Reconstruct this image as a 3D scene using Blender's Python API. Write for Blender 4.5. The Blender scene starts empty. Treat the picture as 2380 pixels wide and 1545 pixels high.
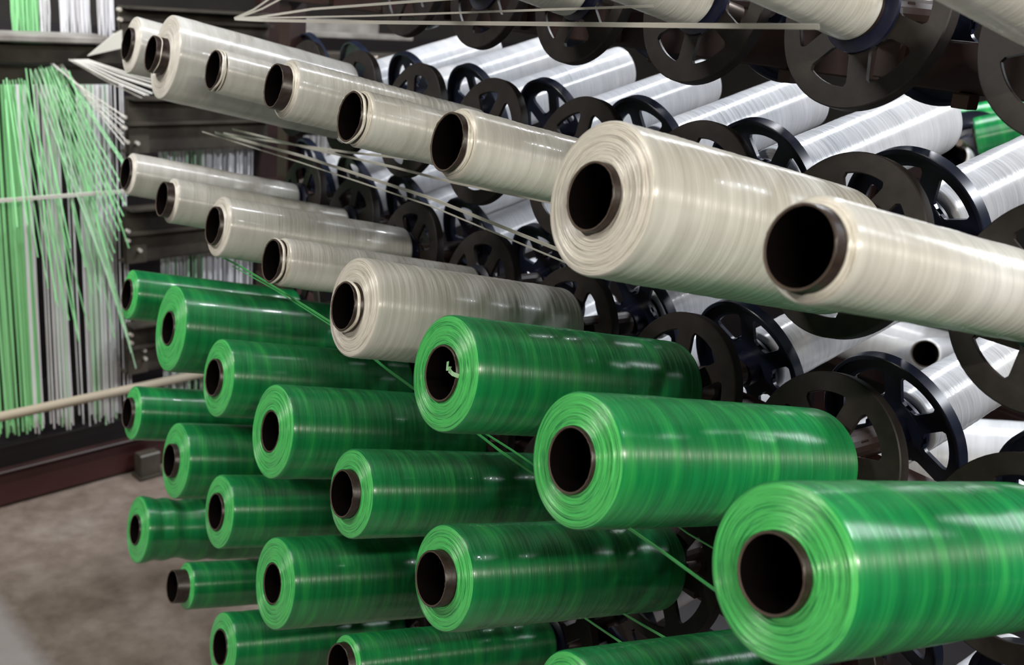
import bpy, math, random
from mathutils import Vector, Matrix
random.seed(7)
S = bpy.context.scene
COL = S.collection

# ---------------------------------------------------------------- camera
FPX = 2443.577
R_RIGHT = Vector((0.56729219, 0.81925696, 0.08365171))
R_DOWN = Vector((0.29752244, -0.10917518, -0.94845199))
R_FWD = Vector((-0.7678932, 0.56293767, -0.30568156))
CAM = Vector((0.7285242, -0.36389389, 0.25076915))
cd = bpy.data.cameras.new('camera')
cam = bpy.data.objects.new('camera', cd)
COL.objects.link(cam)
m = Matrix.Identity(4)
for r in range(3):
    m[r][0] = R_RIGHT[r]; m[r][1] = -R_DOWN[r]; m[r][2] = -R_FWD[r]; m[r][3] = CAM[r]
cam.matrix_world = m
cd.sensor_width = 36.0
cd.lens = FPX / 2380 * 36
cd.clip_start = 0.02
cd.dof.use_dof = True
cd.dof.focus_distance = 0.78
cd.dof.aperture_fstop = 10.5
S.camera = cam

# ---------------------------------------------------------------- world, exposure, lamps
w = bpy.data.worlds.new('world'); S.world = w; w.use_nodes = True
w.node_tree.nodes['Background'].inputs[0].default_value = (0.80, 0.87, 1.0, 1)
w.node_tree.nodes['Background'].inputs[1].default_value = 0.05
S.view_settings.view_transform = 'Standard'
S.view_settings.look = 'None'
S.view_settings.gamma = 1
S.view_settings.exposure = 0.08
S.view_settings.use_curve_mapping = False
S.cycles.max_bounces = 8
S.cycles.use_denoising = True


def lamp(name, loc, target, sx, sy, power, col):
    ld = bpy.data.lights.new(name, 'AREA'); ld.shape = 'RECTANGLE'
    ld.size = sx; ld.size_y = sy; ld.energy = power; ld.color = col
    o = bpy.data.objects.new(name, ld); COL.objects.link(o)
    o.location = loc
    d = Vector(target) - Vector(loc)
    o.rotation_euler = d.to_track_quat('-Z', 'Y').to_euler()
    return o


# fluorescent tubes hung along the aisle in front of the rack and along the aisle behind it
lamp('front_aisle_lamp', (-0.55, -1.30, 1.20), (0.1, 0.0, -0.05), 0.55, 0.06, 18, (1.0, 0.94, 0.86))
lamp('near_end_lamp', (1.50, -0.30, 0.85), (0.2, 0.05, 0.0), 0.9, 0.04, 21, (1.0, 0.93, 0.80))
lamp('rear_aisle_lamp', (1.15, 1.45, 1.35), (0.3, 0.35, 0.0), 0.9, 0.05, 33, (0.90, 0.94, 1.0))
lamp('rear_aisle_lamp', (-0.55, 1.40, 1.50), (-0.1, 0.35, 0.0), 0.05, 0.9, 38, (0.92, 0.95, 1.0))
lamp('curtain_fill_lamp', (-0.72, -0.65, 1.3), (-2.0, 0.0, 0.9), 1.0, 0.08, 34, (0.97, 0.98, 1.0))  # added fill lamp, aimed to brighten the tape curtain at the far left

# ---------------------------------------------------------------- rack geometry
A = Vector((-0.00804562, -0.97895553, 0.20391501)).normalized()      # front spindles point this way
B = Vector((math.sin(.04664) * math.cos(.30066), math.cos(.04664) * math.cos(.30066), math.sin(.30066)))
CV = Vector((0.01991441, -0.00584701, -0.15344819))                  # one row down
SU = 0.15085323                                                      # one column along
LW = 0.2340587
BO = Vector((-0.01271, 0.10465, 0.00229))                            # rear wheel plane from front wheel plane
RW = 0.0646
Z = Vector((0, 0, 1))
FLOOR = -0.75


def node(i, row):
    return Vector(((i - 5) * SU, 0, 0)) + (row - 3) * CV


def ray(x, y):
    return R_RIGHT * ((x - 1190) / FPX) + R_DOWN * ((y - 772.5) / FPX) + R_FWD


def on_plane(x, y, p0, n):
    d = ray(x, y); t = (Vector(p0) - CAM).dot(n) / d.dot(n)
    return CAM + d * t


def on_y(x, y, yy):
    return on_plane(x, y, (0, yy, 0), Vector((0, 1, 0)))


# ---------------------------------------------------------------- materials
def mat(name, base, rough=0.5, metal=0.0, spec=0.5, **kw):
    mm = bpy.data.materials.new(name); mm.use_nodes = True
    b = mm.node_tree.nodes['Principled BSDF']
    b.inputs['Base Color'].default_value = (*base, 1)
    b.inputs['Roughness'].default_value = rough
    b.inputs['Metallic'].default_value = metal
    b.inputs['Specular IOR Level'].default_value = spec
    for k, v in kw.items():
        b.inputs[k].default_value = v
    return mm, mm.node_tree, b


def nd(nt, t, **kw):
    n = nt.nodes.new(t)
    for k, v in kw.items():
        setattr(n, k, v)
    return n


def mixcol(nt, fac, a, b_, typ='MIX'):
    n = nd(nt, 'ShaderNodeMix', data_type='RGBA', blend_type=typ)
    if isinstance(fac, (int, float)): n.inputs[0].default_value = fac
    else: nt.links.new(fac, n.inputs[0])
    for k, v in ((6, a), (7, b_)):
        if isinstance(v, tuple): n.inputs[k].default_value = (*v, 1)
        else: nt.links.new(v, n.inputs[k])
    return n.outputs[2]


def math_n(nt, op, a, b_=None, c=None):
    n = nd(nt, 'ShaderNodeMath', operation=op)
    for k, v in enumerate((a, b_, c)):
        if v is None: continue
        if isinstance(v, (int, float)): n.inputs[k].default_value = v
        else: nt.links.new(v, n.inputs[k])
    return n.outputs[0]


def ramp(nt, fac, stops):
    n = nd(nt, 'ShaderNodeValToRGB')
    e = n.color_ramp.elements
    while len(e) < len(stops): e.new(0.5)
    for k, (p, c) in enumerate(stops):
        e[k].position = p; e[k].color = (*c, 1) if len(c) == 3 else c
    nt.links.new(fac, n.inputs[0])
    return n.outputs[0]


def noise(nt, vec, scale, detail=2, rough=0.5):
    n = nd(nt, 'ShaderNodeTexNoise')
    n.inputs['Scale'].default_value = scale; n.inputs['Detail'].default_value = detail
    n.inputs['Roughness'].default_value = rough
    if vec is not None: nt.links.new(vec, n.inputs['Vector'])
    return n.outputs['Fac']


def bump(nt, b, h, strength, dist):
    n = nd(nt, 'ShaderNodeBump'); n.inputs['Strength'].default_value = strength
    n.inputs['Distance'].default_value = dist
    nt.links.new(h, n.inputs['Height']); nt.links.new(n.outputs[0], b.inputs['Normal'])


def winding_vec(nt, kx, kz, tilt):
    """vector (x/r*kx, y/r*kx, (z + tilt*x)*kz + random per bobbin) in object space: tape wound round the axis"""
    tc = nd(nt, 'ShaderNodeTexCoord'); sp = nd(nt, 'ShaderNodeSeparateXYZ'); nt.links.new(tc.outputs['Object'], sp.inputs[0])
    x, y, z = sp.outputs
    r = math_n(nt, 'SQRT', math_n(nt, 'ADD', math_n(nt, 'MULTIPLY', x, x), math_n(nt, 'MULTIPLY', y, y)))
    rs = math_n(nt, 'MAXIMUM', r, 1e-4)
    oi = nd(nt, 'ShaderNodeObjectInfo')
    rnd = math_n(nt, 'MULTIPLY', oi.outputs['Random'], 37.0)
    zz = math_n(nt, 'MULTIPLY', math_n(nt, 'MULTIPLY_ADD', x, tilt, z), kz)
    cb = nd(nt, 'ShaderNodeCombineXYZ')
    nt.links.new(math_n(nt, 'MULTIPLY', math_n(nt, 'DIVIDE', x, rs), kx), cb.inputs[0])
    nt.links.new(math_n(nt, 'MULTIPLY', math_n(nt, 'DIVIDE', y, rs), kx), cb.inputs[1])
    nt.links.new(math_n(nt, 'ADD', zz, rnd), cb.inputs[2])
    cr = nd(nt, 'ShaderNodeCombineXYZ')
    nt.links.new(math_n(nt, 'MULTIPLY', math_n(nt, 'DIVIDE', x, rs), kx), cr.inputs[0])
    nt.links.new(math_n(nt, 'MULTIPLY', math_n(nt, 'DIVIDE', y, rs), kx), cr.inputs[1])
    nt.links.new(math_n(nt, 'ADD', math_n(nt, 'MULTIPLY', r, 1100.0), rnd), cr.inputs[2])
    return cb.outputs[0], cr.outputs[0], z


def wound(nt, b, aniso=0.95):
    """tape wound round the axis glints along the axis, not across it"""
    t = nd(nt, 'ShaderNodeTangent', direction_type='RADIAL', axis='Z')
    nt.links.new(t.outputs[0], b.inputs['Tangent'])
    b.inputs['Anisotropic'].default_value = aniso
    b.inputs['Anisotropic Rotation'].default_value = 0.25


def body_mat(name, dark, mid, light, rough, bands):
    mm, nt, b = mat(name, mid, rough, 0, 0.85)
    v, _, _ = winding_vec(nt, 0.35, 90.0, 0.10)
    v2, _, _ = winding_vec(nt, 0.5, 520.0, -0.12)
    n1 = noise(nt, v, 1.0, 3, 0.6)
    n2 = noise(nt, v2, 1.0, 2, 0.6)
    c1 = ramp(nt, n1, [(0.30, dark), (0.52, mid), (0.72, light)])
    c2 = mixcol(nt, math_n(nt, 'MULTIPLY', n2, bands), c1, light)
    nt.links.new(c2, b.inputs['Base Color'])
    h = math_n(nt, 'ADD', math_n(nt, 'MULTIPLY', n1, 0.55), math_n(nt, 'MULTIPLY', n2, 0.45))
    bump(nt, b, h, 0.8, 0.0012)
    wound(nt, b)
    b.inputs['Coat Weight'].default_value = 0.2
    b.inputs['Coat Roughness'].default_value = 0.06
    return mm


def face_mat(name, dark, light, rough):
    mm, nt, b = mat(name, light, rough, 0, 1.0)
    _, v, _ = winding_vec(nt, 1.1, 1.0, 0)
    n1 = noise(nt, v, 1.0, 3, 0.62)
    c1 = ramp(nt, n1, [(0.34, dark), (0.47, light)])
    nt.links.new(c1, b.inputs['Base Color'])
    bump(nt, b, n1, 0.9, 0.0012)
    wound(nt, b, 0.9)
    b.inputs['Coat Weight'].default_value = 0.1
    b.inputs['Coat Roughness'].default_value = 0.2
    return mm


GREEN = body_mat('green_tape', (0.003, 0.13, 0.045), (0.005, 0.22, 0.065), (0.030, 0.38, 0.085), 0.36, 0.35)
GREENF = face_mat('green_tape_edge', (0.012, 0.24, 0.07), (0.10, 0.66, 0.16), 0.34)
WHITE = body_mat('white_tape', (0.48, 0.475, 0.44), (0.58, 0.575, 0.54), (0.68, 0.675, 0.645), 0.36, 0.5)
WHITEF = face_mat('white_tape_edge', (0.52, 0.48, 0.40), (0.83, 0.80, 0.72), 0.34)
COOL = body_mat('clear_white_tape', (0.54, 0.55, 0.57), (0.64, 0.65, 0.67), (0.74, 0.75, 0.78), 0.36, 0.5)
COOLF = face_mat('clear_white_tape_edge', (0.66, 0.66, 0.64), (0.82, 0.82, 0.80), 0.4)

INNERM, _, _ = mat('shaded_core_inside', (0.003, 0.002, 0.002), 0.9, 0, 0.03)  # shade of the hollow core put into the colour, darker than the tube
COREM, nt, b = mat('dark_cardboard_core', (0.030, 0.017, 0.014), 0.38)
tc = nd(nt, 'ShaderNodeTexCoord'); n1 = noise(nt, tc.outputs['Object'], 220, 3)
nt.links.new(ramp(nt, n1, [(0.3, (0.014, 0.008, 0.007)), (0.7, (0.034, 0.020, 0.016))]), b.inputs['Base Color'])
bump(nt, b, n1, 0.3, 0.0006)
LINERM, _, _ = mat('core_rim_fibre', (0.09, 0.065, 0.05), 0.8)

WHEELF, nt, b = mat('dark_brown_painted_wheel', (0.03, 0.026, 0.024), 0.5, 0, 0.25)
tc = nd(nt, 'ShaderNodeTexCoord'); n1 = noise(nt, tc.outputs['Object'], 90, 5)
nt.links.new(ramp(nt, n1, [(0.3, (0.016, 0.013, 0.012)), (0.7, (0.027, 0.022, 0.020))]), b.inputs['Base Color'])
bump(nt, b, noise(nt, tc.outputs['Object'], 900, 2), 0.12, 0.0004)
WHEELB, nt, b = mat('navy_black_moulded_wheel', (0.010, 0.013, 0.028), 0.30)
tc = nd(nt, 'ShaderNodeTexCoord'); n1 = noise(nt, tc.outputs['Object'], 60, 4)
nt.links.new(ramp(nt, n1, [(0.3, (0.008, 0.011, 0.022)), (0.7, (0.014, 0.019, 0.040))]), b.inputs['Base Color'])
HUBM, _, _ = mat('blue_black_hub', (0.006, 0.008, 0.026), 0.4)
STEELM, _, _ = mat('worn_spindle_steel', (0.16, 0.13, 0.11), 0.4, 0.8)
RAILM, nt, b = mat('maroon_painted_steel', (0.022, 0.008, 0.008), 0.5)
tc = nd(nt, 'ShaderNodeTexCoord'); n1 = noise(nt, tc.outputs['Object'], 12, 6)
nt.links.new(ramp(nt, n1, [(0.35, (0.018, 0.006, 0.006)), (0.7, (0.036, 0.015, 0.012))]), b.inputs['Base Color'])
LUGM, _, _ = mat('rusty_brown_lug', (0.060, 0.030, 0.020), 0.55)
BRACKM, _, _ = mat('dark_rust_bracket', (0.030, 0.016, 0.012), 0.5)
OLIVEM, nt, b = mat('dirty_olive_steel', (0.05, 0.043, 0.033), 0.45, 0.2)
tc = nd(nt, 'ShaderNodeTexCoord'); n1 = noise(nt, tc.outputs['Object'], 16, 6)
nt.links.new(ramp(nt, n1, [(0.35, (0.035, 0.030, 0.024)), (0.7, (0.095, 0.080, 0.062))]), b.inputs['Base Color'])
GREYM, nt, b = mat('grey_worn_beam', (0.30, 0.28, 0.25), 0.5, 0.1)
tc = nd(nt, 'ShaderNodeTexCoord'); n1 = noise(nt, tc.outputs['Object'], 14, 6)
nt.links.new(ramp(nt, n1, [(0.35, (0.22, 0.20, 0.18)), (0.7, (0.40, 0.38, 0.35))]), b.inputs['Base Color'])
DARKM, _, _ = mat('black_machine_paint', (0.012, 0.009, 0.010), 0.5)
BASEM, _, _ = mat('dark_red_base_paint', (0.05, 0.014, 0.013), 0.45)
TAPEW, _, _ = mat('white_running_tape', (0.62, 0.60, 0.54), 0.38)
TAPEG, _, _ = mat('green_running_tape', (0.09, 0.58, 0.16), 0.35)
TAPEL, _, _ = mat('light_green_tape', (0.32, 0.76, 0.34), 0.4)
TAPEM, _, _ = mat('pale_mint_tape', (0.45, 0.72, 0.46), 0.38)
ROLLM, nt, b = mat('beige_woven_roll', (0.42, 0.36, 0.27), 0.7)
BLUEM, _, _ = mat('pale_blue_plastic', (0.18, 0.42, 0.70), 0.5)
YELM, _, _ = mat('yellow_plastic', (0.70, 0.55, 0.05), 0.5)
REDM, _, _ = mat('orange_red_plastic', (0.65, 0.10, 0.03), 0.5)
BOLTM, _, _ = mat('bright_bolt_steel', (0.75, 0.70, 0.62), 0.35, 0.3)

FLOORM, nt, b = mat('worn_concrete', (0.20, 0.16, 0.14), 0.55)
tc = nd(nt, 'ShaderNodeTexCoord'); o_ = tc.outputs['Object']
n1 = noise(nt, o_, 5.5, 6, 0.6); n2 = noise(nt, o_, 22, 5, 0.65)
c1 = ramp(nt, n1, [(0.32, (0.110, 0.080, 0.064)), (0.52, (0.175, 0.135, 0.110)), (0.70, (0.270, 0.225, 0.200))])
c2 = mixcol(nt, 0.35, c1, ramp(nt, n2, [(0.3, (0.13, 0.10, 0.08)), (0.7, (0.32, 0.27, 0.23))]))
nt.links.new(c2, b.inputs['Base Color'])
sp = nd(nt, 'ShaderNodeSeparateXYZ'); nt.links.new(o_, sp.inputs[0])
# paler strip of floor along the front aisle
fa = on_plane(0, 1380, (0, 0, FLOOR), Z) - Vector((0, 0.5, 0)); fb = on_plane(125, 1545, (0, 0, FLOOR), Z) - Vector((0, 0.5, 0))
fd = (fb - fa); fn_ = Vector((fd.y, -fd.x, 0)).normalized()
if (on_plane(0, 1545, (0, 0, FLOOR), Z) - Vector((0, 0.5, 0)) - fa).dot(fn_) < 0: fn_ = -fn_
dd = math_n(nt, 'ADD', math_n(nt, 'MULTIPLY_ADD', sp.outputs[0], fn_.x, -fa.dot(Vector((fn_.x, fn_.y, 0)))), math_n(nt, 'MULTIPLY', sp.outputs[1], fn_.y))
mk = nd(nt, 'ShaderNodeMapRange'); nt.links.new(math_n(nt, 'ADD', dd, math_n(nt, 'MULTIPLY', n2, 0.02)), mk.inputs[0])
mk.inputs[1].default_value = 0.0; mk.inputs[2].default_value = 0.035; mk.inputs[3].default_value = 0.0; mk.inputs[4].default_value = 0.75
c3 = mixcol(nt, mk.outputs[0], c2, (0.36, 0.34, 0.34))
nt.links.new(c3, b.inputs['Base Color'])
bump(nt, b, n2, 0.2, 0.004)
WALLM, nt, b = mat('grimy_plaster', (0.10, 0.095, 0.09), 0.8)
tc = nd(nt, 'ShaderNodeTexCoord'); n1 = noise(nt, tc.outputs['Object'], 1.6, 5)
nt.links.new(ramp(nt, n1, [(0.3, (0.06, 0.055, 0.05)), (0.7, (0.12, 0.11, 0.10))]), b.inputs['Base Color'])
CEILM, _, _ = mat('dark_ceiling_sheet', (0.07, 0.07, 0.07), 0.8)


# ---------------------------------------------------------------- mesh helpers
class MB:
    def __init__(self): self.v = []; self.f = []; self.m = []

    def add(self, vs, fs, mi=0):
        o = len(self.v); self.v += [tuple(p) for p in vs]
        self.f += [tuple(o + k for k in f) for f in fs]; self.m += [mi] * len(fs)

    def box(self, c, ax, h, mi=0, bev=0.0):
        c = Vector(c); vs = []
        if bev <= 0:
            for sx in (-1, 1):
                for sy in (-1, 1):
                    for sz in (-1, 1):
                        vs.append(c + ax[0] * h[0] * sx + ax[1] * h[1] * sy + ax[2] * h[2] * sz)
            self.add(vs, [(0, 1, 3, 2), (4, 6, 7, 5), (0, 4, 5, 1), (2, 3, 7, 6), (0, 2, 6, 4), (1, 5, 7, 3)], mi)
            return
        # chamfered cross-section prism along ax[0]
        prof = []
        a, d = h[1], h[2]
        for (sx, sy, o1, o2) in ((1, 1, (bev, 0), (0, bev)), (-1, 1, (0, bev), (bev, 0)), (-1, -1, (bev, 0), (0, bev)), (1, -1, (0, bev), (bev, 0))):
            for oo in (o2, o1):
                prof.append((sx * (a - oo[0]), sy * (d - oo[1])))
        n = len(prof)
        for s in (-1, 1):
            for (p, q) in prof: vs.append(c + ax[0] * h[0] * s + ax[1] * p + ax[2] * q)
        fs = [(k, (k + 1) % n, n + (k + 1) % n, n + k) for k in range(n)]
        fs += [tuple(range(n))[::-1], tuple(range(n, 2 * n))]
        self.add(vs, fs, mi)

    def tube(self, p0, p1, r, n=12, mi=0, cap=True):
        p0 = Vector(p0); p1 = Vector(p1); a = (p1 - p0).normalized()
        u = a.orthogonal().normalized(); v = a.cross(u)
        vs = []
        for p in (p0, p1):
            for k in range(n):
                t = 2 * math.pi * k / n; vs.append(p + (u * math.cos(t) + v * math.sin(t)) * r)
        fs = [(k, (k + 1) % n, n + (k + 1) % n, n + k) for k in range(n)]
        if cap: fs += [tuple(range(n))[::-1], tuple(range(n, 2 * n))]
        self.add(vs, fs, mi)

    def ribbon(self, pts, wvec, wd, th=0.0004, mi=0):
        """a thin flat tape: rectangular section of width wd and thickness th along pts"""
        vs = []; n = len(pts)
        for k, p in enumerate(pts):
            p = Vector(p); t = (Vector(pts[min(k + 1, n - 1)]) - Vector(pts[max(k - 1, 0)])).normalized()
            wv = wvec[k] if isinstance(wvec, list) else wvec
            wv = (wv - t * wv.dot(t)).normalized(); nn = t.cross(wv)
            for (a, d) in ((1, 1), (-1, 1), (-1, -1), (1, -1)):
                vs.append(p + wv * wd / 2 * a + nn * th / 2 * d)
        fs = []
        for k in range(n - 1):
            for j in range(4):
                fs.append((4 * k + j, 4 * k + (j + 1) % 4, 4 * k + 4 + (j + 1) % 4, 4 * k + 4 + j))
        fs += [(0, 3, 2, 1), (4 * n - 4, 4 * n - 3, 4 * n - 2, 4 * n - 1)]
        self.add(vs, fs, mi)

    def lathe(self, prof, n=48, mi=0, closed=False, fn=None):
        """revolve (r, z) profile round Z; fn(r, z, theta, k) -> (r, z)"""
        vs = []
        for k, (r, z) in enumerate(prof):
            for j in range(n):
                t = 2 * math.pi * j / n
                rr, zz = fn(r, z, t, k) if fn else (r, z)
                vs.append((rr * math.cos(t), rr * math.sin(t), zz))
        fs = []; K = len(prof)
        for k in range(K if closed else K - 1):
            k2 = (k + 1) % K
            for j in range(n):
                fs.append((k * n + j, k * n + (j + 1) % n, k2 * n + (j + 1) % n, k2 * n + j))
        self.add(vs, fs, mi if not isinstance(mi, list) else 0)
        if isinstance(mi, list):
            base = len(self.m) - len(fs)
            for q in range(len(fs)): self.m[base + q] = mi[q // n]

    def mesh(self, name, mats, smooth=True, angle=None):
        me = bpy.data.meshes.new(name)
        me.from_pydata(self.v, [], self.f)
        for mm in (mats if isinstance(mats, (list, tuple)) else [mats]): me.materials.append(mm)
        me.polygons.foreach_set('material_index', self.m)
        me.polygons.foreach_set('use_smooth', [smooth] * len(self.f))
        me.validate(); me.update()
        if smooth and angle: me.set_sharp_from_angle(angle=math.radians(angle))
        return me


def obj(name, me, parent=None, loc=None):
    o = bpy.data.objects.new(name, me); COL.objects.link(o)
    if parent: o.parent = parent
    if loc is not None: o.location = loc
    return o


def tag(o, label=None, cat=None, group=None, kind=None):
    if label: o['label'] = label
    if cat: o['category'] = cat
    if group: o['group'] = group
    if kind: o['kind'] = kind
    return o


def frame_of(a):
    a = a.normalized(); u = a.cross(Z).normalized() * -1; v = a.cross(u)
    m3 = Matrix((u, v, a)).transposed()
    return m3.to_4x4()


def empty(name, loc, axis=None, spin=0):
    o = bpy.data.objects.new(name, None); COL.objects.link(o)
    o.empty_display_size = 0.02
    mm = frame_of(axis) if axis is not None else Matrix.Identity(4)
    if spin: mm = mm @ Matrix.Rotation(spin, 4, 'Z')
    mm.translation = loc
    o.matrix_world = mm
    return o


# ---------------------------------------------------------------- bobbins
def winding_mesh(name, R, L, near, mats, seed, lumpy=0.0):
    """wound tape: z=0 rear, z=L front face"""
    rnd = random.Random(seed)
    RC = 0.0202
    nth = 96 if near else 56
    nz = 190 if near else 60
    ph = rnd.random() * 6.28
    pit = 0.0060 + rnd.random() * 0.0015
    amp = (0.00028 if near else 0.00010) * (1.0 if mats[0] is WHITE else 0.7) * min(1.0, (R - 0.018) / 0.01)
    bumps = [(rnd.random() * L, 0.004 + rnd.random() * 0.012, (rnd.random() - .5) * 0.0011) for _ in range(9)]
    lump = [(L - 0.022, 0.009, -lumpy), (L - 0.052, 0.016, -lumpy * 1.6), (L - 0.095, 0.012, -lumpy * 0.7)]
    ease = 0.0035

    prof = []; mi = []
    nr = 5
    prof.append((RC, 0.002))
    prof.append((R - 0.006, 0.0006))
    for k in range(nr):                      # rear shoulder
        t = math.pi / 2 * k / nr
        prof.append((R - ease + ease * math.sin(t), ease - ease * math.cos(t)))
    for k in range(nz + 1):
        prof.append((R, ease + (L - 2 * ease) * k / nz))
    e2 = 0.0022
    for k in range(1, nr + 1):
        t = math.pi / 2 * k / nr
        prof.append((R - e2 + e2 * math.cos(t), L - e2 + e2 * math.sin(t) + (0)))
    nbody = len(prof)
    nf = max(5, int((R - e2 - RC) / 0.0009)) if near else max(4, int((R - e2 - RC) / 0.0020))
    offs = []
    for k in range(1, nf + 1):
        r = R - e2 + (RC - R + e2) * k / nf
        offs.append((rnd.random() - .5) * 0.0011)
        prof.append((r, L + 0.0004 + 0.0016 * (k / nf)))
    mi = []
    for k in range(len(prof) - 1):
        mi.append(1 if (k >= nbody - 3 or k < 2) else 0)

    def fn(r, z, t, k):
        if 2 + nr <= k <= 2 + nr + nz:
            s = z / pit + t / (2 * math.pi) + ph
            fr = s - math.floor(s)
            saw = (fr / 0.82 if fr < 0.82 else (1 - fr) / 0.18)
            edge = min(1, (z - ease) / 0.008, (L - z) / 0.006)
            edge = max(0, edge)
            d = amp * saw * edge
            for (c, wd, h) in bumps: d += h * math.exp(-((z - c) / wd) ** 2) * edge * 0.6
            if lumpy:
                for (c, wd, h) in lump: d += h * math.exp(-((z - c) / wd) ** 2)
            return r + d, z
        if k >= nbody:
            o = offs[k - nbody]
            return r, z + o * (1 + 0.5 * math.sin(t * 2 + k * 1.3))
        return r, z

    mb = MB(); mb.lathe(prof, nth, mi, fn=fn)
    return mb.mesh(name, mats, True)


def core_mesh(L0, L1, near):
    n = 64 if near else 40
    mb = MB()
    ro, ri = 0.0200, 0.0184
    rnd = random.Random(int(L1 * 1e5))
    jit = [rnd.random() * 0.0005 for _ in range(n)]
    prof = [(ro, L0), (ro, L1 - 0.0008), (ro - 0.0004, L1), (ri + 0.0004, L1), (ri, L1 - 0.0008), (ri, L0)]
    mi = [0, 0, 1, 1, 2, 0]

    def fn(r, z, t, k):
        if k in (2, 3): return r, z - jit[int(t / (2 * math.pi) * n + .5) % n]
        return r, z
    mb.lathe(prof, n, mi, closed=True, fn=fn)
    # closing disc deep inside the tube, the end of the spindle cap
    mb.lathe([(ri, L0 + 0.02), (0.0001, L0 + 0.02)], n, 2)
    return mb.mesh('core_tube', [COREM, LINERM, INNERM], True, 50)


def make_bobbin(tip, axis, prot, R, L, colour, label, group, near=True, seed=0, lumpy=0.0, rings=(), rear_core=0.0035):
    """tip: centre of the core's open end; prot: how far the core stands out of the winding"""
    root = empty('tape_bobbin', tip - axis * (prot + L), axis)
    mats = {'green': [GREEN, GREENF], 'white': [WHITE, WHITEF], 'cool': [COOL, COOLF]}[colour]
    obj('yarn_winding', winding_mesh('yarn_winding', R, L, near, mats, seed, lumpy), root)
    core = obj('core_tube', core_mesh(-rear_core, L + prot, near), root)
    for (z0, wd) in rings:                   # leftover turns of tape on the bare core
        mb = MB(); r0 = 0.0200
        mb.lathe([(r0, L + z0), (r0 + .0008, L + z0), (r0 + .0010, L + z0 + wd * .5), (r0 + .0008, L + z0 + wd), (r0, L + z0 + wd)], 56, 0,
                 fn=lambda r, z, t, k: (r, z + 0.0007 * math.sin(t * 2 + z0 * 900) + 0.0004 * math.sin(t * 5)))
        tag(obj('tape_turns', mb.mesh('tape_turns', WHITEF), core), 'loose white tape turns on the bare dark core')
    tag(root, label, 'bobbin', group)
    return root


# (row, col): slide along spindle, lift, core protrusion, winding radius
FRONT = {
    (2, 1): (-0.0036, 0.0012, 0.0065, 0.0345), (2, 2): (0.0129, -0.0007, 0.0165, 0.0466), (2, 3): (-0.0031, 0.0011, 0.0080, 0.0218),
    (2, 4): (-0.0043, 0.0032, 0.0125, 0.0268), (2, 5): (-0.0042, -0.0028, 0.0085, 0.0225), (2, 6): (-0.0007, 0.0007, 0.0077, 0.0243),
    (2, 7): (-0.0025, -0.0054, 0.0074, 0.0441), (2, 8): (0.001, 0.0016, 0.0090, 0.0249), (3, 1): (0.002, -0.0008, 0.0055, 0.0263),
    (3, 2): (0.0037, -0.0029, 0.0105, 0.0258), (3, 3): (-0.0013, 0.0009, 0.0068, 0.0313), (3, 4): (-0.002, 0.0024, 0.0095, 0.0222),
    (3, 5): (-0.0003, 0.0027, 0.0097, 0.0404), (3, 6): (-0.0011, -0.0018, 0.0037, 0.0409), (3, 7): (0.0022, -0.003, 0.0049, 0.0403),
    (3, 8): (0.0004, 0.0032, 0.0077, 0.0433), (4, 1): (0.0044, 0.0018, 0.0043, 0.0320), (4, 2): (-0.0003, 0.0043, 0.0036, 0.0503),
    (4, 3): (0.0005, -0.0036, 0.0065, 0.0414), (4, 4): (-0.0011, -0.0042, 0.0025, 0.0445), (4, 5): (-0.0012, 0.0003, 0.009, 0.0372),
    (4, 6): (0.0025, 0.0024, 0.0109, 0.0381), (4, 7): (0.0, 0.0, 0.006, 0.0290), (5, 1): (0.0078, 0.002, 0.0075, 0.0350),
    (5, 2): (0.0012, -0.0007, 0.0081, 0.0449), (5, 3): (-0.0005, 0.0038, 0.0048, 0.0395), (5, 4): (-0.0031, -0.0016, 0.0026, 0.044),
    (5, 5): (0.0, 0.0, 0.008, 0.0265), (6, 1): (0.0019, -0.0027, 0.0042, 0.0440), (6, 2): (0.0005, -0.0053, 0.0175, 0.0285),
    (6, 3): (-0.0042, 0.0012, 0.0036, 0.0375),
    (1, 5): (0, 0, 0.006, 0.0262), (1, 6): (0, 0, 0.006, 0.0250), (1, 7): (0, 0, 0.006, 0.0222), (1, 8): (0, 0, 0.006, 0.0228),
}
ORD = ['', 'first', 'second', 'third', 'fourth', 'fifth', 'sixth', 'seventh', 'eighth']
ROWN = {1: 'the topmost row cut by the frame', 2: 'the highest row seen end-on', 3: 'the second row seen end-on', 4: 'the third row seen end-on',
        5: 'the fourth row seen end-on', 6: 'the lowest row above the floor'}


def size_word(R):
    return 'nearly empty thin' if R < 0.0235 else 'thin' if R < 0.031 else 'half-full' if R < 0.0385 else 'full fat'


RINGS = {(2, 3): [(0.0015, 0.0015), (0.0042, 0.0018)], (2, 5): [(0.0015, 0.0010), (0.0050, 0.0022)], (2, 6): [(0.0014, 0.0020)],
         (2, 4): [(0.0010, 0.0008)], (3, 4): [(0.0048, 0.0024), (0.0012, 0.0007)], (3, 5): [(0.0050, 0.0024)], (2, 2): [(0.0105, 0.0009)]}
YREAR = 0.2245


def bobbin_label(colour, R, row, c):
    if row == 1:
        return '%s %s tape bobbin, %s' % (size_word(R), colour, {5: 'leftmost of four hanging in at the top edge',
               6: 'second from left of those at the top edge', 7: 'third from left of those at the top edge',
               8: 'cut off in the top right corner'}[c])
    base = '%s %s tape bobbin, %s from left in %s' % (size_word(R), colour, ORD[c], ROWN[row])
    return base


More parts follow.
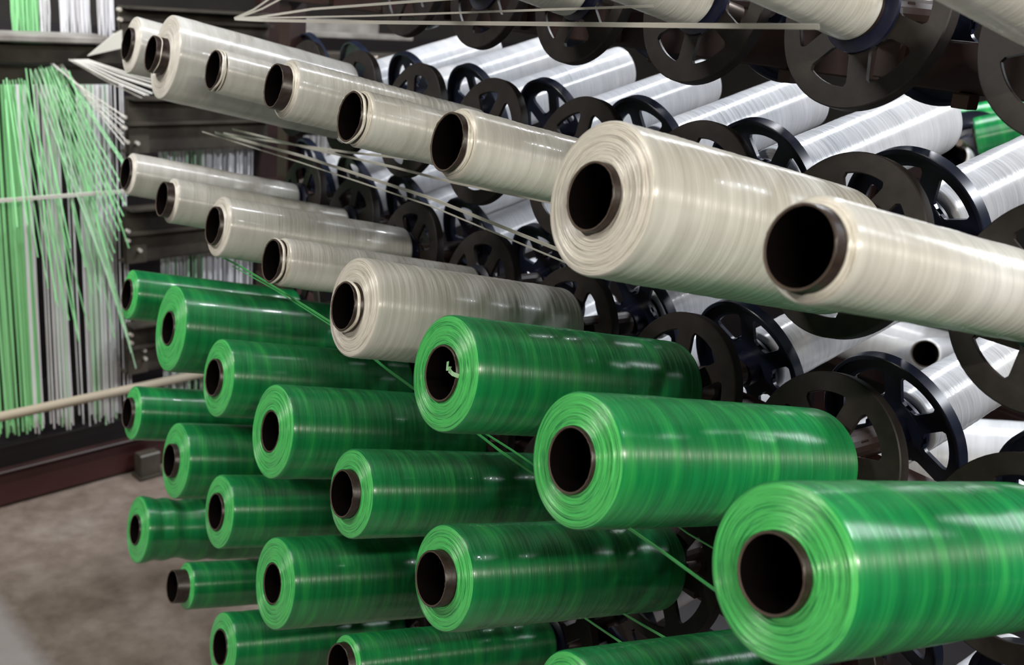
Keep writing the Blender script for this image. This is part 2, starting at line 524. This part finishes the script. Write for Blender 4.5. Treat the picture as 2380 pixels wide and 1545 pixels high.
for (row, c), (sl, lift, prot, R) in FRONT.items():
    colour = 'white' if row <= 2 or (row == 3 and c <= 5) else 'green'
    p = node(c, row) + A * sl + Z * lift
    L = YREAR + sl - prot
    make_bobbin(p, A, prot, R, L, colour, bobbin_label(colour, R, row, c), '%s tape bobbins on the near side of the creel' % colour,
                near=(c >= 4 or row == 1), seed=row * 10 + c, lumpy=0.0036 if (row, c) == (6, 1) else 0.0, rings=RINGS.get((row, c), ()))
    if (row, c) == (3, 6):                    # loose green end folded over the core's rim
        root = COL.objects[-1]
        while root.parent: root = root.parent
        mb = MB()
        q = lambda a, r, z: Vector((r * math.cos(a), r * math.sin(a), L + z))
        th = []
        mb.ribbon([q(0.2, 0.0206, -0.002), q(0.25, 0.0207, 0.003), q(0.3, 0.019, 0.006), q(0.45, 0.015, 0.0062), q(0.6, 0.0125, 0.003)], Vector((0.3, 1, 0)), 0.003, 0.0003)
        mb.ribbon([q(0.6, 0.0125, 0.003), q(0.5, 0.016, 0.0085), q(0.75, 0.0185, 0.009)], Vector((0.6, 0.2, 1)), 0.003, 0.0003)
        tag(obj('loose_tape', mb.mesh('loose_tape', TAPEM, False), root), 'loose pale green tape end folded over the core rim')


# ---------------------------------------------------------------- wheels
def wheel_mesh(matl, lipdir=-1, nsp=6):
    """plate z in [-.0015,.0015], lip to lipdir"""
    mb = MB(); t = 0.0016; n = 72
    lo = lipdir * 0.0085
    ro = RW
    ri = 0.0502
    prof = [(ri, -t), (ri, t * .7), (ri + .0005, t), (ro - .0008, t), (ro, t * .5), (ro, lo * 0.93), (ro - .0006, lo), (ro - 0.0030, lo), (ro - 0.0034, -t)]
    if lipdir > 0:
        prof = [(r, -z) for (r, z) in prof][::-1]
    mb.lathe(prof, n, 0, closed=True)
    rh = 0.0262
    mb.lathe([(0.006, -t), (rh - .0004, -t), (rh, -t * .6), (rh, t * .6), (rh - .0004, t), (0.006, t)], n, 0, closed=True)
    for k in range(nsp):
        a = 2 * math.pi * k / nsp
        u = Vector((math.cos(a), math.sin(a), 0)); v = Vector((-math.sin(a), math.cos(a), 0))
        vs = []; K = 13
        for j in range(K):
            s = j / (K - 1); r = 0.0250 + s * (0.0512 - 0.0250)
            hw = 0.0076 + 0.0040 * max(0, 1 - s / 0.16) ** 2 + 0.0062 * max(0, (s - 0.80) / 0.20) ** 2
            for (q, zz) in ((hw, t * .98), (-hw, t * .98), (-hw, -t * .98), (hw, -t * .98)):
                vs.append(u * r + v * q + Z * zz)
        fs = []
        for j in range(K - 1):
            for e in range(4):
                fs.append((4 * j + e, 4 * j + (e + 1) % 4, 4 * j + 4 + (e + 1) % 4, 4 * j + 4 + e))
        mb.add(vs, fs)
    return mb.mesh('wheel_disc', matl, True, 30)


def solid_wheel_mesh(matl):
    mb = MB(); n = 64
    prof = [(0.006, 0.004), (0.024, 0.004), (0.026, 0.001), (0.036, 0.0), (0.040, 0.0045), (0.044, 0.005), (0.048, 0.0015), (RW - .003, 0.0015), (RW, 0.003), (RW, -0.006), (RW - .002, -0.006), (RW - .004, -0.0015), (0.006, -0.0015)]
    mb.lathe(prof, n, 0, closed=True)
    return mb.mesh('wheel_disc', matl, True, 40)


def hub_mesh(r=0.028):
    mb = MB()
    mb.lathe([(0.006, 0.0015), (r, 0.0015), (r, 0.004), (r - 0.004, 0.0065), (0.0182, 0.0075), (0.0180, 0.018), (0.006, 0.019)], 40, 0, closed=False)
    mb.lathe([(0.006, -0.0015), (0.015, -0.0015), (0.0145, -0.014), (0.010, -0.016), (0.0001, -0.016)], 32, 0)
    return mb.mesh('hub', HUBM, True, 35)


def spindle_mesh(front=0.10, back=0.040):
    mb = MB(); mb.lathe([(0.0001, -back), (0.007, -back), (0.007, front - .01), (0.005, front), (0.0001, front)], 20, 0)
    return mb.mesh('spindle', STEELM, True, 35)


FW = wheel_mesh(WHEELF, -1); BWM = wheel_mesh(WHEELB, -1); SOLID = solid_wheel_mesh(WHEELB)
HUB = hub_mesh(); SPIN = spindle_mesh()


def make_wheel(loc, axis, disc, label, group, spin):
    root = empty('spindle_wheel', loc, axis, spin)
    obj('wheel_disc', disc, root); obj('hub', HUB, root); obj('spindle', SPIN, root)
    tag(root, label, 'wheel', group)
    return root


SIDE = {1: 'top edge row', 2: 'highest full row', 3: 'second full row', 4: 'third row', 5: 'fourth row', 6: 'lowest row'}
fcols = {1: range(3, 9), 2: range(1, 9), 3: range(1, 9), 4: range(1, 9), 5: range(3, 8), 6: range(3, 6)}
SPINF = {k: math.radians(v) for k, v in {(1, 7): 44, (1, 6): 30, (1, 5): 15, (1, 4): 13, (2, 7): 58, (2, 6): 50, (2, 5): 30, (2, 4): 10,
         (2, 3): 50, (3, 8): 18, (3, 7): 14, (3, 6): 37, (3, 5): 20}.items()}
SPINB = {k: math.radians(v) for k, v in {(2, 7): 46, (2, 6): 3, (2, 5): 14, (2, 4): 38, (2, 3): 22, (3, 7): 29, (3, 6): 30}.items()}
for row, cs in fcols.items():
    for c in cs:
        p = node(c, row) - A * (LW + 0.001)
        lab = 'brown-black six-spoked wheel, near side, %s column from left, %s' % (ORD[c], SIDE[row])
        make_wheel(p, A, FW, lab, 'brown-black wheels behind the near bobbins', random.Random(row * 31 + c).random() * 6.28 if (row, c) not in SPINF else SPINF[(row, c)])

bcols = {1: range(2, 8), 2: range(0, 8), 3: range(0, 9), 4: range(2, 9), 5: (5, 6, 7)}
for row, cs in bcols.items():
    for c in cs:
        p = node(c, row) - A * LW + BO
        solid = row == 2 and c <= 1
        lab = '%s navy-black wheel, far side, %s, %s' % ('solid glossy' if solid else 'six-spoked',
              'far left end' if c == 0 else ORD[c] + ' column from left', SIDE[row])
        make_wheel(p, B, SOLID if solid else BWM, lab, 'navy-black wheels on the far side', SPINB.get((row, c), random.Random(row * 17 + c).random()))

# bobbins of the far side, pointing away
back = {2: range(1, 8), 3: range(0, 8), 4: range(2, 8), 5: (5, 7)}
for row, cs in back.items():
    for c in cs:
        if (row, c) in ((1, 6), (1, 7)): continue
        rr = random.Random(row * 13 + c)
        R = {(2, 7): 0.031, (2, 6): 0.034, (2, 5): 0.031, (2, 4): 0.027, (2, 3): 0.028, (2, 2): 0.031, (2, 1): 0.031, (3, 7): 0.028}.get((row, c), 0.026 + rr.random() * 0.007)
        p = node(c, row) - A * LW + BO
        L = 0.205
        tip = p + B * (0.010 + L + 0.006)
        lab = '%s bright white bobbin pointing away, far side, %s column, %s' % (size_word(R), ORD[c] if c else 'far left end', SIDE[row])
        make_bobbin(tip, B, 0.006, R, L, 'cool', lab, 'white tape bobbins on the far side of the creel', near=(c >= 5), seed=200 + row * 10 + c)

# ---------------------------------------------------------------- creel frame (one bolted frame)
fr = empty('creel_frame', (0, 0.28, FLOOR))
tag(fr, 'dark maroon steel creel frame between the near and far bobbins', 'frame')
fr_inv = Vector((0, 0.28, FLOOR))
XA = Vector((1, 0, 0)); YA = Vector((0, 1, 0))


def fpart(name, mb, matl, parent=None, smooth=False):
    mb.v = [(x - fr_inv.x, y - fr_inv.y, z - fr_inv.z) for (x, y, z) in mb.v]
    return obj(name, mb.mesh(name, matl, smooth), parent or fr)


for row in range(0, 7):
    c = node(5, row) - A * LW + BO * 0.5
    mb = MB()
    zc = c.z - 0.031
    x0, x1 = (-0.86, 0.75)
    mb.box(((x0 + x1) / 2, c.y, zc), (XA, YA, Z), ((x1 - x0) / 2, 0.003, 0.016), 0, 0.001)
    mb.box(((x0 + x1) / 2, c.y + 0.014, zc + 0.015), (XA, YA, Z), ((x1 - x0) / 2, 0.015, 0.0015), 0)
    mb.box(((x0 + x1) / 2, c.y + 0.014, zc - 0.015), (XA, YA, Z), ((x1 - x0) / 2, 0.015, 0.0015), 0)
    fpart('rail', mb, RAILM)
    if row == 1:
        for cc in range(3, 9):
            q = node(cc, row) - A * LW + BO * 0.5
            mb = MB(); mb.box((q.x + 0.062, q.y - 0.004, zc - 0.021), (XA, YA, Z), (0.006, 0.006, 0.005), 0, 0.001)
            fpart('lug', mb, LUGM)
    for cc in range(1, 9):
        q = node(cc, row) - A * LW + BO * 0.5
        mb = MB()
        mb.box((q.x, q.y - 0.006, q.z - 0.018), (XA, YA, Z), (0.009, 0.004, 0.026), 0, 0.001)
        mb.tube((q.x, q.y - .030, q.z), (q.x, q.y + .030, q.z), 0.011, 16)
        if len([o for o in fr.children if o.name.startswith('spindle_bracket')]) < 60:
            fpart('spindle_bracket', mb, BRACKM)
for xx in (-0.83, 0.72):
    mb = MB(); mb.box((xx, 0.315, (0.75 + FLOOR) / 2), (Z, XA, YA), ((0.75 - FLOOR) / 2, 0.02, 0.014), 0, 0.002)
    mb.box((xx, 0.315, FLOOR + .004), (XA, YA, Z), (0.05, 0.05, 0.004), 0)
    fpart('upright', mb, RAILM)

# ---------------------------------------------------------------- running tapes, drawn off along the rack
def tape(pts, yy, wd, matl, label, group):
    P = [on_y(x, y, yy if not isinstance(yy, (list, tuple)) else yy[k]) for k, (x, y) in enumerate(pts)]
    o0 = P[0].copy()
    mb = MB(); mb.ribbon([p - o0 for p in P], (Z + YA * -0.35).normalized(), wd)
    o = obj('running_tape', mb.mesh('running_tape', matl, False), None, o0)
    tag(o, label, 'tape', group)
    return o


WG = 'white tapes drawn off along the rack'; GG = 'green tapes drawn off along the rack'
tape([(470, 306), (700, 378), (1000, 478), (1320, 612)], 0.13, 0.0015, TAPEW, 'thin white tape running down to the fat white bobbin, lower of the close pair', WG)
tape([(500, 308), (700, 362), (1000, 460), (1310, 585)], 0.13, 0.0034, TAPEW, 'broad white tape running down to the fat white bobbin, upper of the close pair', WG)
tape([(540, 300), (713, 343), (913, 388), (1050, 423), (1290, 472)], 0.15, 0.0026, TAPEW, 'white tape running under the sixth bobbin of the highest end-on row', WG)
tape([(520, 310), (600, 324), (810, 354), (975, 371)], 0.16, 0.0026, TAPEW, 'white tape ending under the fifth bobbin of the highest end-on row', WG)
tape([(545, 44), (600, 47), (878, 52), (1200, 55), (1560, 59), (1905, 62)], 0.10, 0.0030, TAPEW, 'broad level white tape crossing the top wheels to the third hanging bobbin', WG)
tape([(548, 43), (600, 42), (852, 37), (1200, 25), (1520, 14)], 0.12, 0.0016, TAPEW, 'thin white tape crossing the top wheels just above the broad level one', WG)
tape([(550, 42), (600, 40), (726, 21), (900, 8), (1060, -4)], 0.14, 0.0024, TAPEW, 'white tape curving up to the top edge left of the top wheels', WG)
tape([(545, 42), (590, 22), (628, -4)], 0.16, 0.002, TAPEW, 'short white tape fanning steeply to the top edge, left of its pair', WG)
tape([(555, 41), (610, 20), (655, -4)], 0.16, 0.002, TAPEW, 'short white tape fanning steeply to the top edge, right of its pair', WG)
for k, (pts, wd, lab, yy) in enumerate([
    ([(500, 588), (560, 620), (640, 668), (800, 768)], 0.0026, 'green tape slanting across green bobbins below the fourth white one, upper of a pair', 0.02),
    ([(540, 618), (640, 674), (775, 760)], 0.0012, 'thin green tape slanting across green bobbins below the fourth white one', 0.02),
    ([(860, 826), (905, 862), (975, 912)], 0.0036, 'green tape between the fattest white bobbin and the green one right of it', 0.05),
    ([(1090, 992), (1160, 1046), (1262, 1116)], 0.0030, 'green tape running under the second row to the seventh bobbin, lower of a pair', 0.07),
    ([(1120, 1002), (1190, 1046), (1258, 1092)], 0.0022, 'green tape running under the second row to the seventh bobbin, upper of a pair', 0.09),
    ([(1440, 1212), (1540, 1282), (1680, 1384)], 0.0026, 'green tape crossing the rear end of the sixth bobbin in the third row', 0.03),
    ([(1555, 1208), (1600, 1240), (1690, 1292)], 0.0016, 'thin green tape left of the largest green bobbin', 0.10),
    ([(1340, 1422), (1380, 1450), (1460, 1504)], 0.0028, 'green tape below the sixth bobbin of the third row, left of a pair', 0.12),
    ([(1440, 1420), (1490, 1450), (1560, 1490)], 0.0028, 'green tape below the sixth bobbin of the third row, right of a pair', 0.16),
]):
    tape(pts, yy, wd, TAPEG, lab, GG)

# ---------------------------------------------------------------- far end: tape curtain stand and perforated end frame
U = Vector((-0.196, 0.981, 0)).normalized(); N = Vector((-U.y, U.x, 0))      # U runs along the stand, N points away from the camera
N = Vector((-0.981, -0.196, 0)).normalized()
F0 = Vector((-1.24, -0.08, FLOOR))


def L2(x, y, n):
    return on_plane(x, y, F0 + N * n, N)


def beam(name, x0, y0, x1, y1, hpx0, n, dep, matl, bev=0.002, ext=(0, 0)):
    """straight beam whose front face centre line runs through two measured points of the stand"""
    a = L2(x0, y0, n); b2 = L2(x1, y1, n)
    top = L2(x0, y0 - hpx0 / 2, n); hh = (top - a).length
    z = (a.z + b2.z) / 2
    d = Vector((b2.x - a.x, b2.y - a.y, 0)); d.normalize()
    a = Vector((a.x, a.y, z)) - d * ext[0]; b2 = Vector((b2.x, b2.y, z)) + d * ext[1]
    mb = MB(); c = (a + b2) / 2; nn = Vector((-d.y, d.x, 0));
    if nn.dot(N) < 0: nn = -nn
    mb.box(nn * dep / 2, (d, nn, Z), ((b2 - a).length / 2, dep / 2, hh), 0, bev)
    return mb, c


stand = empty('tape_stand', F0)
tag(stand, 'dark stand at the far left with grey top boards carrying a curtain of tapes', 'stand')


def spart(name, mbc, matl, parent=stand, smooth=False):
    mb, c = mbc
    return obj(name, mb.mesh(name, matl, smooth), parent, c - parent.location)


spart('top_board', beam('top_board', 0, 92, 270, 92, 17, 0.00, 0.10, GREYM, ext=(0.5, 0.0)), GREYM)
spart('cross_beam', beam('cross_beam', 0, 128, 290, 126, 44, 0.03, 0.05, OLIVEM, ext=(0.5, 0.9)), OLIVEM)
spart('cross_beam', beam('cross_beam', 0, 178, 250, 176, 44, 0.06, 0.05, OLIVEM, ext=(0.5, 0.9)), OLIVEM)
spart('guide_bar', beam('guide_bar', 0, 470, 280, 443, 8, -0.02, 0.006, TAPEW, 0.0, ext=(0.5, 0.5)), TAPEW)
spart('dark_base', beam('dark_base', 0, 1100, 300, 1024, 120, 0.03, 0.30, DARKM, ext=(0.5, 1.2)), DARKM)
spart('base_rail', beam('base_rail', 0, 1145, 300, 1060, 70, 0.0, 0.06, BASEM, ext=(0.5, 1.2)), BASEM)
spart('base_lip', beam('base_lip', 0, 1105, 300, 1024, 7, -0.012, 0.02, RAILM, ext=(0.5, 1.2)), RAILM)
spart('back_panel', beam('back_panel', 0, 560, 600, 470, 980, 0.42, 0.02, DARKM, ext=(0.6, 1.2)), DARKM)
a_ = L2(0, 975, 0.0); b_ = L2(300, 898, 0.0); d_ = (b_ - a_); d_.z = 0; d_.normalize(); zz = (a_.z + b_.z) / 2
mb = MB(); mb.tube(Vector((a_.x, a_.y, zz)) - d_ * 0.5, Vector((b_.x, b_.y, zz)) + d_ * 0.45, 0.009, 20)
roll = obj('cloth_roll', mb.mesh('cloth_roll', ROLLM))
tag(roll, 'long thin beige roll lying across the foot of the tape curtain', 'roll')


def curtain(name, spans, n, yt, yb, label, matls, dens=1.0):
    """spans: (x0, x1, material index, fill) in the stand's width; hanging flat tapes"""
    mb = MB(); rnd = random.Random(5)
    for (x0, x1, mi, fill) in spans:
        cnt = max(1, int((x1 - x0) / 4.2 * fill))
        for k in range(cnt):
            x = x0 + (x1 - x0) * (k + rnd.random()) / cnt
            nn = n + rnd.random() * 0.03
            t0 = L2(x, yt, nn); bt = L2(x, yb, nn)
            zt, zb = t0.z, bt.z + (((rnd.random() - 0.3) * 0.03 + (x / 300.0) * 0.035) if yb > 500 else 0.0)
            base = L2(x, (yt + yb) / 2, nn)
            p0 = Vector((base.x, base.y, zb)); p1 = Vector((base.x, base.y, zt))
            dx = U * (rnd.random() - .5) * 0.006
            mb.ribbon([p0 + dx, (p0 + p1) / 2 + U * (rnd.random() - .5) * .002, p1], U, 0.0026 + rnd.random() * 0.0014, 0.0003, mi)
    c = Vector(F0)
    mb.v = [(x - c.x, y - c.y, z - c.z) for (x, y, z) in mb.v]
    o = obj(name, mb.mesh(name, matls, False), None, c)
    tag(o, label, 'tapes', None, 'stuff')
    return o


MM = [TAPEG, TAPEW, TAPEM]
GREYT, _, _ = mat('grey_white_tape', (0.78, 0.77, 0.79), 0.5)
MM = [TAPEL, TAPEW, TAPEM, GREYT]
curtain('tape_curtain', [(-60, 22, 0, 1.0), (25, 75, 0, 1.3), (60, 82, 3, 1.2), (95, 110, 3, 1.0), (112, 150, 3, 1.3), (118, 142, 2, .6), (165, 180, 3, 1.1), (192, 262, 3, 1.4), (200, 262, 2, .5), (262, 300, 3, .6),
                     (372, 440, 3, 1.0), (455, 585, 3, 1.3), (380, 480, 2, .5)], 0.02, 196, 1012,
        'green and grey-white tapes hanging in a dense upright curtain at the far left', MM)
curtain('tape_curtain', [(-60, -20, 3, 1), (28, 90, 0, 1.5), (92, 115, 3, 1.4), (138, 208, 3, 1.5), (226, 264, 3, 1.5)], 0.12, -30, 84,
        'short run of green and grey-white tapes above the grey top board', MM)
curtain('tape_curtain', [(668, 810, 3, 1.3), (690, 800, 1, .7), (760, 800, 0, .5)], 0.16, 315, 430,
        'white and green tapes seen past the dark post behind the rack', MM)

# slanting tapes fanning from the cross beam down towards the rack's end
SG = 'slanting tapes in front of the hanging curtain'
rnd = random.Random(3)
k = 0
fan = []
for j in range(11): fan.append((60 + j * 10, 155 + rnd.random() * 14, 130 + j * 17, 560 + rnd.random() * 260, 0))
for j in range(8): fan.append((8 + j * 7, 178 + rnd.random() * 10, 40 + j * 24, 480 + j * 40 + rnd.random() * 80, 0))
for j in range(10): fan.append((95 + j * 6, 150 + rnd.random() * 10, 262 + j * 5, 600 - j * 25 + rnd.random() * 30, 0))
for j in range(7): fan.append((70 + j * 12, 160, 250 + j * 11, 640 + j * 36, 2))
for j in range(6): fan.append((118 + j * 5, 148, 284 + rnd.random() * 8, 272 + j * 13, 1))
for j in range(8): fan.append((160 + j * 6, 138, 330 + j * 8, 226 - j * 5 + rnd.random() * 6, 1))
for (x0, y0, x1, y1, cidx) in fan:
    n0 = 0.02 + rnd.random() * 0.03; n1 = -0.035 - rnd.random() * 0.03
    if x0 > 150: n0 = -0.03
    a = L2(x0, y0, n0); c2 = L2(x1, y1, n1)
    mb = MB(); mb.ribbon([Vector((0, 0, 0)), (c2 - a) * 0.5 - Z * 0.003, c2 - a], U, 0.0017 + rnd.random() * .0008, 0.0003)
    o = obj('slanting_tape', mb.mesh('slanting_tape', [TAPEL, TAPEW, TAPEM][cidx], False), None, a)
    nm = ['green', 'white', 'pale mint'][cidx]
    if cidx == 1:
        lab = 'white tape of the sheaf fanning from cross beam to rack end, far left'
        if x0 > 150: lab = 'white tape of the flat sheaf passing under the two leftmost high bobbins'
    else: lab = '%s tape slanting down across the hanging curtain at the far left' % nm
    tag(o, lab, 'tape', ('flat ' if (cidx == 1 and x0 > 150) else '') + nm + ' ' + SG)

# white slip leaning beside the top board
a = L2(205, 130, -0.02); bq = L2(262, 92, -0.02); cq = L2(285, 108, -0.02)
mb = MB(); vs = [a, L2(262, 82, -0.02), L2(284, 70, -0.02), L2(284, 112, -0.02)]
vs = [p - a for p in vs] + [p - a + N * 0.004 for p in vs]
mb.add(vs, [(0, 1, 2, 3), (7, 6, 5, 4), (0, 4, 5, 1), (1, 5, 6, 2), (2, 6, 7, 3), (3, 7, 4, 0)])
tag(obj('tape_sheaf', mb.mesh('tape_sheaf', TAPEW, False), None, a), 'flat white bundle of tapes resting against the end of the grey top board', 'bundle')

# perforated end frame with arms running away to the right
E0 = L2(305, 1070, -0.03); E0.z = FLOOR
ef = empty('perforated_frame', E0)
tag(ef, 'dirty olive bolted steel frame with level arms behind the leftmost bobbins', 'frame')
EU = U


post_at = L2(625, 420, 0.02)
ARMS = {}
for key, (x0, yt, yt2, hp, xe) in {'a': (275, 14, 5, 62, 560), 'b': (290, 226, 212, 128, 480), 'c': (285, 482, 466, 128, 480), 'd': (290, 752, 724, 116, 480)}.items():
    e0 = L2(x0, yt, 0.0); ln = (Vector((post_at.x, post_at.y, 0)) - Vector((e0.x, e0.y, 0))).length - 0.02
    hh = (L2(x0, yt + hp, 0) - e0).length
    zc = e0.z
    mb = MB()
    mb.box(U * (ln / 2) - Z * hh / 2, (U, N, Z), (ln / 2, 0.002, hh / 2), 0)
    mb.box(U * (ln / 2) + N * -0.018, (U, N, Z), (ln / 2, 0.020, 0.002), 0)
    mb.box(U * (ln / 2) + N * -0.010 - Z * hh * 0.46, (U, N, Z), (ln / 2, 0.010, 0.003), 0)
    mb.box(U * (ln / 2) + N * 0.012 - Z * hh, (U, N, Z), (ln / 2, 0.014, 0.002), 0)
    ARMS[key] = obj('arm', mb.mesh('arm', OLIVEM, False), ef, e0 - E0)
    mb = MB(); mb.box(U * 0.022 - Z * (hh * 0.52) + N * -0.006, (U, N, Z), (0.020, 0.002, hh * 0.50), 0)
    obj('end_plate', mb.mesh('end_plate', OLIVEM, False), ARMS[key], (0, 0, 0))
mb = MB()
mb.box(Z * 0.003 + U * 0.035, (U, N, Z), (0.026, 0.020, 0.003), 0)
mb.box(Z * 0.028 + U * 0.035, (U, N, Z), (0.021, 0.014, 0.025), 0, 0.003)
obj('foot', mb.mesh('foot', OLIVEM, False), ef, (0, 0, 0))
for (x, y, key) in ((290, 272, 'b'), (290, 297, 'b'), (296, 330, 'b'), (320, 333, 'b'), (298, 537, 'c'), (298, 559, 'c'), (326, 582, 'c'), (305, 778, 'd'), (306, 797, 'd'), (336, 814, 'd'), (338, 833, 'd'), (278, 22, 'a'), (280, 45, 'a')):
    p = L2(x, y, -0.014)
    mb = MB(); mb.tube(N * -0.003, N * 0.006, 0.0036, 12)
    obj('bolt', mb.mesh('bolt', BOLTM, True, 40), ARMS[key], p - E0 - ARMS[key].location)
mb = MB(); mb.box((0, 0, (0.45 - FLOOR) / 2), (Z, U, N), ((0.45 - FLOOR) / 2, 0.030, 0.012), 0, 0.002)
obj('upright', mb.mesh('upright', RAILM, False), ef, Vector((post_at.x, post_at.y, FLOOR)) - E0)

# grey boards behind the top left bobbins
for (x0, y0, x1, y1, h, n, lab) in ((300, 50, 880, 62, 42, 0.30, 'grimy grey board crossing behind the top left bobbins, upper and longer'),
                                    (665, 86, 960, 82, 14, 0.26, 'grimy grey board crossing behind the top left bobbins, lower and shorter')):
    mb, c = beam('b', x0, y0, x1, y1, h, n, 0.03, GREYM)
    tag(obj('grey_board', mb.mesh('grey_board', GREYM, False), None, c), lab, 'board')

# ---------------------------------------------------------------- the opposite creel across the rear aisle
OA = Vector((0.35, -0.92, 0.20)).normalized()
opp = [((2150, 822), 1.00, 0.0225, 'white', 'nearly empty white bobbin facing the camera beside the second navy wheel row'),
       ((2216, 364), 1.15, 0.0240, 'white', 'thin white bobbin facing the camera below the dull green bobbins'),
       ((2070, 800), 1.16, 0.0450, 'white', 'fat white bobbin across the rear aisle under the large near white bobbin')]
for k, ((x, y), yy, R, colr, lab) in enumerate(opp):
    p = on_y(x, y, yy)
    ax = OA if k < 2 else Vector((0.95, 0.25, 0.0)).normalized()
    if k == 2: p = p + ax * 0.1
    make_bobbin(p, ax, 0.001 if k < 2 else 0.004, R, 0.20, 'cool', lab, 'bobbins across the rear aisle', near=False, seed=400 + k)
axf = Vector((0.88, 0.42, 0.20)).normalized()
make_bobbin(on_y(2300, 1078, 0.95) + axf * 0.10, axf, 0.004, 0.060, 0.20, 'cool', 'very fat white bobbin across the rear aisle, lower right edge', 'bobbins across the rear aisle', near=False, seed=460)
for k, ((x, y), yy, R, ax, lab) in enumerate([((2195, 292), 1.35, 0.030, Vector((0.85, 0.5, 0.30)), 'bright green bobbin across the rear aisle, left of the two'),
                                              ((2275, 322), 1.22, 0.034, Vector((0.80, 0.5, 0.36)), 'glossy green bobbin across the rear aisle, right of the two')]):
    make_bobbin(on_y(x, y, yy) + ax.normalized() * 0.20, ax.normalized(), 0.004, R, 0.20, 'green', lab, 'bobbins across the rear aisle', near=False, seed=450 + k)
p = on_y(2255, 352, 1.22)
make_wheel(p, OA, SOLID, 'black wheel across the rear aisle between green and white bobbins', 'wheels across the rear aisle', 0.3)
p = on_y(2180, 200, 1.5)
of = empty('rear_creel_frame', (0.9, 1.30, FLOOR))
tag(of, 'dark steel frame of the creel across the rear aisle', 'frame')
for row in range(0, 6):
    mb = MB(); mb.box((0, 0, 1.15 - row * 0.19), (XA, YA, Z), (1.5, 0.02, 0.018), 0, 0.002); obj('rail', mb.mesh('rail', RAILM, False), of)
for xx in (-1.4, -0.5, 0.5, 1.4):
    mb = MB(); mb.box((xx, 0.03, 0.65), (Z, XA, YA), (0.65, 0.02, 0.01), 0, 0.002); obj('upright', mb.mesh('upright', RAILM, False), of)

bed = empty('dark_base', (0.3, 1.0, FLOOR))  # added dark block and panel, standing in for deep shade behind the rack
tag(bed, 'low black block and panel, added as shade, on the floor across the rear aisle', 'backdrop')
mb = MB(); mb.box((0, 0, 0.07), (XA, YA, Z), (1.7, 0.34, 0.07), 0, 0.01); obj('backdrop_block', mb.mesh('backdrop_block', DARKM, False), bed)
mb = MB(); mb.box((0, 0.36, 0.36), (XA, YA, Z), (1.7, 0.012, 0.36), 0, 0.004); obj('back_panel', mb.mesh('back_panel', DARKM, False), bed)

# ---------------------------------------------------------------- room
def plane_obj(name, c, ax, h, matl):
    mb = MB(); mb.box((0, 0, 0), ax, h)
    return tag(obj(name, mb.mesh(name, matl, False), None, c), kind='structure')


plane_obj('floor', (0, 0.5, FLOOR - 0.05), (XA, YA, Z), (4.5, 4.5, 0.05), FLOORM)
plane_obj('ceiling', (0, 0.5, 2.65), (XA, YA, Z), (4.5, 4.5, 0.05), CEILM)
plane_obj('wall_back', (0, 5.05, 0.95), (XA, YA, Z), (4.5, 0.05, 1.7), WALLM)
plane_obj('wall_front', (0, -4.05, 0.95), (XA, YA, Z), (4.5, 0.05, 1.7), WALLM)
plane_obj('wall_left', (-4.55, 0.5, 0.95), (XA, YA, Z), (0.05, 4.5, 1.7), WALLM)
plane_obj('wall_right', (4.55, 0.5, 0.95), (XA, YA, Z), (0.05, 4.5, 1.7), WALLM)
